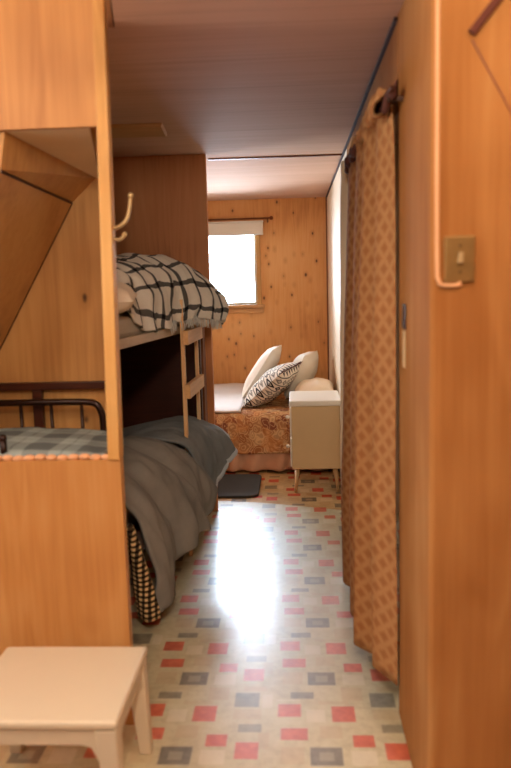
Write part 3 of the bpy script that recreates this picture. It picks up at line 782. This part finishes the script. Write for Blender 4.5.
b = MB(); n = 12
c_ = []
for cx, cy, a0 in ((-.33, 5.20, 0), (-.93, 5.20, PI / 2), (-.93, 4.78, PI), (-.33, 4.78, 1.5 * PI)):
    for k in range(n + 1): c_.append((cx + .07 * math.cos(a0 + PI / 2 * k / n), cy + .07 * math.sin(a0 + PI / 2 * k / n)))
b.v += [(x, y, .001) for x, y in c_] + [(x, y, .016) for x, y in c_]; L = len(c_)
b.face(list(reversed(range(L)))); b.face([L + k for k in range(L)])
for k in range(L): b.face([k, (k + 1) % L, L + (k + 1) % L, L + k])
tag(b.build('bath_mat', M['rug'], bevel=.004), 'charcoal floor mat with rounded corners in front of the far bed', 'mat')
# valance box and curtain rod over the far window
t = thing('window_blind', 'white rolled blind and valance over the far window', 'blind', (-.66, 6.93, 1.82))
MB().box(-1.09, -.272, 6.865, 6.945, 1.815, 1.925).build('valance', M['blind'], t, bevel=.006)
MB().box(-1.09, -.268, 6.855, 6.945, 1.926, 1.940).build('valance_top', M['blind'], t, bevel=.003)
tag(MB().tube([(-1.16, 6.90, 1.962), (-.20, 6.90, 1.962)], .007, 10).ball((-.195, 6.90, 1.962), .018, 10, 8).box(-.235, -.222, 6.90, 6.949, 1.925, 1.968).build('curtain_rod', M['bunk'], smooth=True),
    'short brown rod end above the white blind of the far window', 'curtain rod')

# ------------------------------------------------------------------ white stool in the foreground
t = thing('stool', 'small white painted stool in front of the left panel', 'stool', (-.67, 1.89, 0))
x0, x1, y0, y1, SZ = -.888, -.458, 1.692, 2.085, .33
MB().box(x0, x1, y0, y1, SZ - .026, SZ).build('seat', M['white'], t, bevel=.010)
def arch_apron(p, q_, th):   # board with an arched lower edge between two legs
    p, q_ = Vector(p), Vector(q_); d = (q_ - p); nrm = Vector((-d.y, d.x, 0)).normalized() * th
    b = MB(); n = 16
    for k in range(n + 1):
        f = k / n; e = min(f, 1 - f); drop = .042 + .05 * max(0, 1 - e / .10) ** 2
        a = p + d * f
        for off in (Vector((0, 0, 0)), nrm):
            b.v += [tuple(a + off + Vector((0, 0, -drop))), tuple(a + off)]
    for k in range(n):
        i = 4 * k; j = i + 4
        b.face([i, j, j + 1, i + 1]); b.face([i + 2, i + 3, j + 3, j + 2]); b.face([i, i + 2, j + 2, j]); b.face([i + 1, j + 1, j + 3, i + 3])
    b.face([0, 1, 3, 2]); i = 4 * n; b.face([i, i + 2, i + 3, i + 1])
    return b
zA = SZ - .0262
for p, q_ in (((x0 + .05, y0 + .008, zA), (x1 - .05, y0 + .008, zA)), ((x1 - .008, y0 + .05, zA), (x1 - .008, y1 - .05, zA)),
              ((x1 - .05, y1 - .008, zA), (x0 + .05, y1 - .008, zA)), ((x0 + .008, y1 - .05, zA), (x0 + .008, y0 + .05, zA))):
    arch_apron(p, q_, .016).build('apron', M['white'], t, bevel=.002)
for xx, sx in ((x0, 1), (x1, -1)):
    for yy, sy in ((y0, 1), (y1, -1)):
        MB().taper((xx + sx * .016, yy + sy * .020, 0), .018, .018, (xx + sx * .032, yy + sy * .032, zA), .028, .028).build('leg', M['white'], t, bevel=.005)

# ------------------------------------------------------------------ unseen point lights standing in for near room lamps, daylight, camera
li = bpy.data.lights.new('unseen_light', 'POINT'); li.shadow_soft_size = .11; li.energy = 92; li.color = (1.0, .90, .74)
lo = bpy.data.objects.new('unseen_light', li); COL.objects.link(lo); lo.location = (-.02, -.05, 2.19)

l2 = bpy.data.lights.new('unseen_light', 'POINT'); l2.shadow_soft_size = .09; l2.energy = 27; l2.color = (1.0, .90, .74)  # added light, brightens the top of the right panel
o2 = bpy.data.objects.new('unseen_light', l2); COL.objects.link(o2); o2.location = (.45, .75, 2.43)
l3 = bpy.data.lights.new('unseen_light', 'POINT'); l3.shadow_soft_size = .12; l3.energy = 24; l3.color = (1.0, .90, .74)  # added light, brightens the hall reveal and curtain from the left
o3 = bpy.data.objects.new('unseen_light', l3); COL.objects.link(o3); o3.location = (-1.35, 1.15, 2.05)
wd = bpy.data.worlds.new('daylight'); SC.world = wd; wd.use_nodes = True
nt = wd.node_tree; bg = nt.nodes['Background']
# the sky is far brighter on the far side of the cabin (towards the sun) than behind the camera
tc = nt.nodes.new('ShaderNodeTexCoord'); sp = nt.nodes.new('ShaderNodeSeparateXYZ'); nt.links.new(tc.outputs['Generated'], sp.inputs[0])
mr = nt.nodes.new('ShaderNodeMapRange'); nt.links.new(sp.outputs[1], mr.inputs[0])
mr.inputs[1].default_value = -.4; mr.inputs[2].default_value = .9; mr.inputs[3].default_value = 2.5; mr.inputs[4].default_value = 52.0
cr = nt.nodes.new('ShaderNodeMix'); cr.data_type = 'RGBA'; m2 = nt.nodes.new('ShaderNodeMapRange'); nt.links.new(sp.outputs[1], m2.inputs[0])
m2.inputs[1].default_value = -.6; m2.inputs[2].default_value = .9
nt.links.new(m2.outputs[0], cr.inputs[0]); cr.inputs[6].default_value = (1.0, .93, .84, 1); cr.inputs[7].default_value = (.64, .81, 1.0, 1)
nt.links.new(cr.outputs[2], bg.inputs[0]); nt.links.new(mr.outputs[0], bg.inputs[1])
def portal(loc, rot, sx, sy):
    l = bpy.data.lights.new('window_portal', 'AREA'); l.shape = 'RECTANGLE'; l.size = sx; l.size_y = sy
    l.cycles.is_portal = True
    o = bpy.data.objects.new('window_portal', l); COL.objects.link(o); o.location = loc; o.rotation_euler = rot
portal(((WX0 + WX1) / 2, 7.06, (WZ0 + WZ1) / 2), (-PI / 2, 0, 0), WX1 - WX0, WZ1 - WZ0)
for ya, yb, za, zb in SW: portal((-2.26, (ya + yb) / 2, (za + zb) / 2), (0, -PI / 2, 0), zb - za, yb - ya)
portal(((RX0 + RX1) / 2, -2.61, (RZ0 + RZ1) / 2), (PI / 2, 0, 0), RX1 - RX0, RZ1 - RZ0)

cam = bpy.data.cameras.new('camera'); co = bpy.data.objects.new('camera', cam); COL.objects.link(co)
R = Matrix(((0.9983286530064305, 0.019966573060128615, 0.054233168325302485), (0.05098075738960319, 0.13771425372775928, -0.9891591109099632), (-0.027218797959286625, 0.9902707308006437, 0.13646617440673953)))
co.matrix_world = Matrix.Translation((0, 0, 1.4)) @ R.to_4x4()
cam.sensor_width = 36; cam.sensor_fit = 'AUTO'; cam.lens = 747 / 768 * 36; cam.clip_start = .02
cam.dof.use_dof = True; cam.dof.focus_distance = 5.4; cam.dof.aperture_fstop = 2.4
SC.camera = co
SC.view_settings.view_transform = 'Standard'; SC.view_settings.look = 'None'; SC.view_settings.gamma = 1
SC.view_settings.use_curve_mapping = False; SC.view_settings.exposure = 0.0
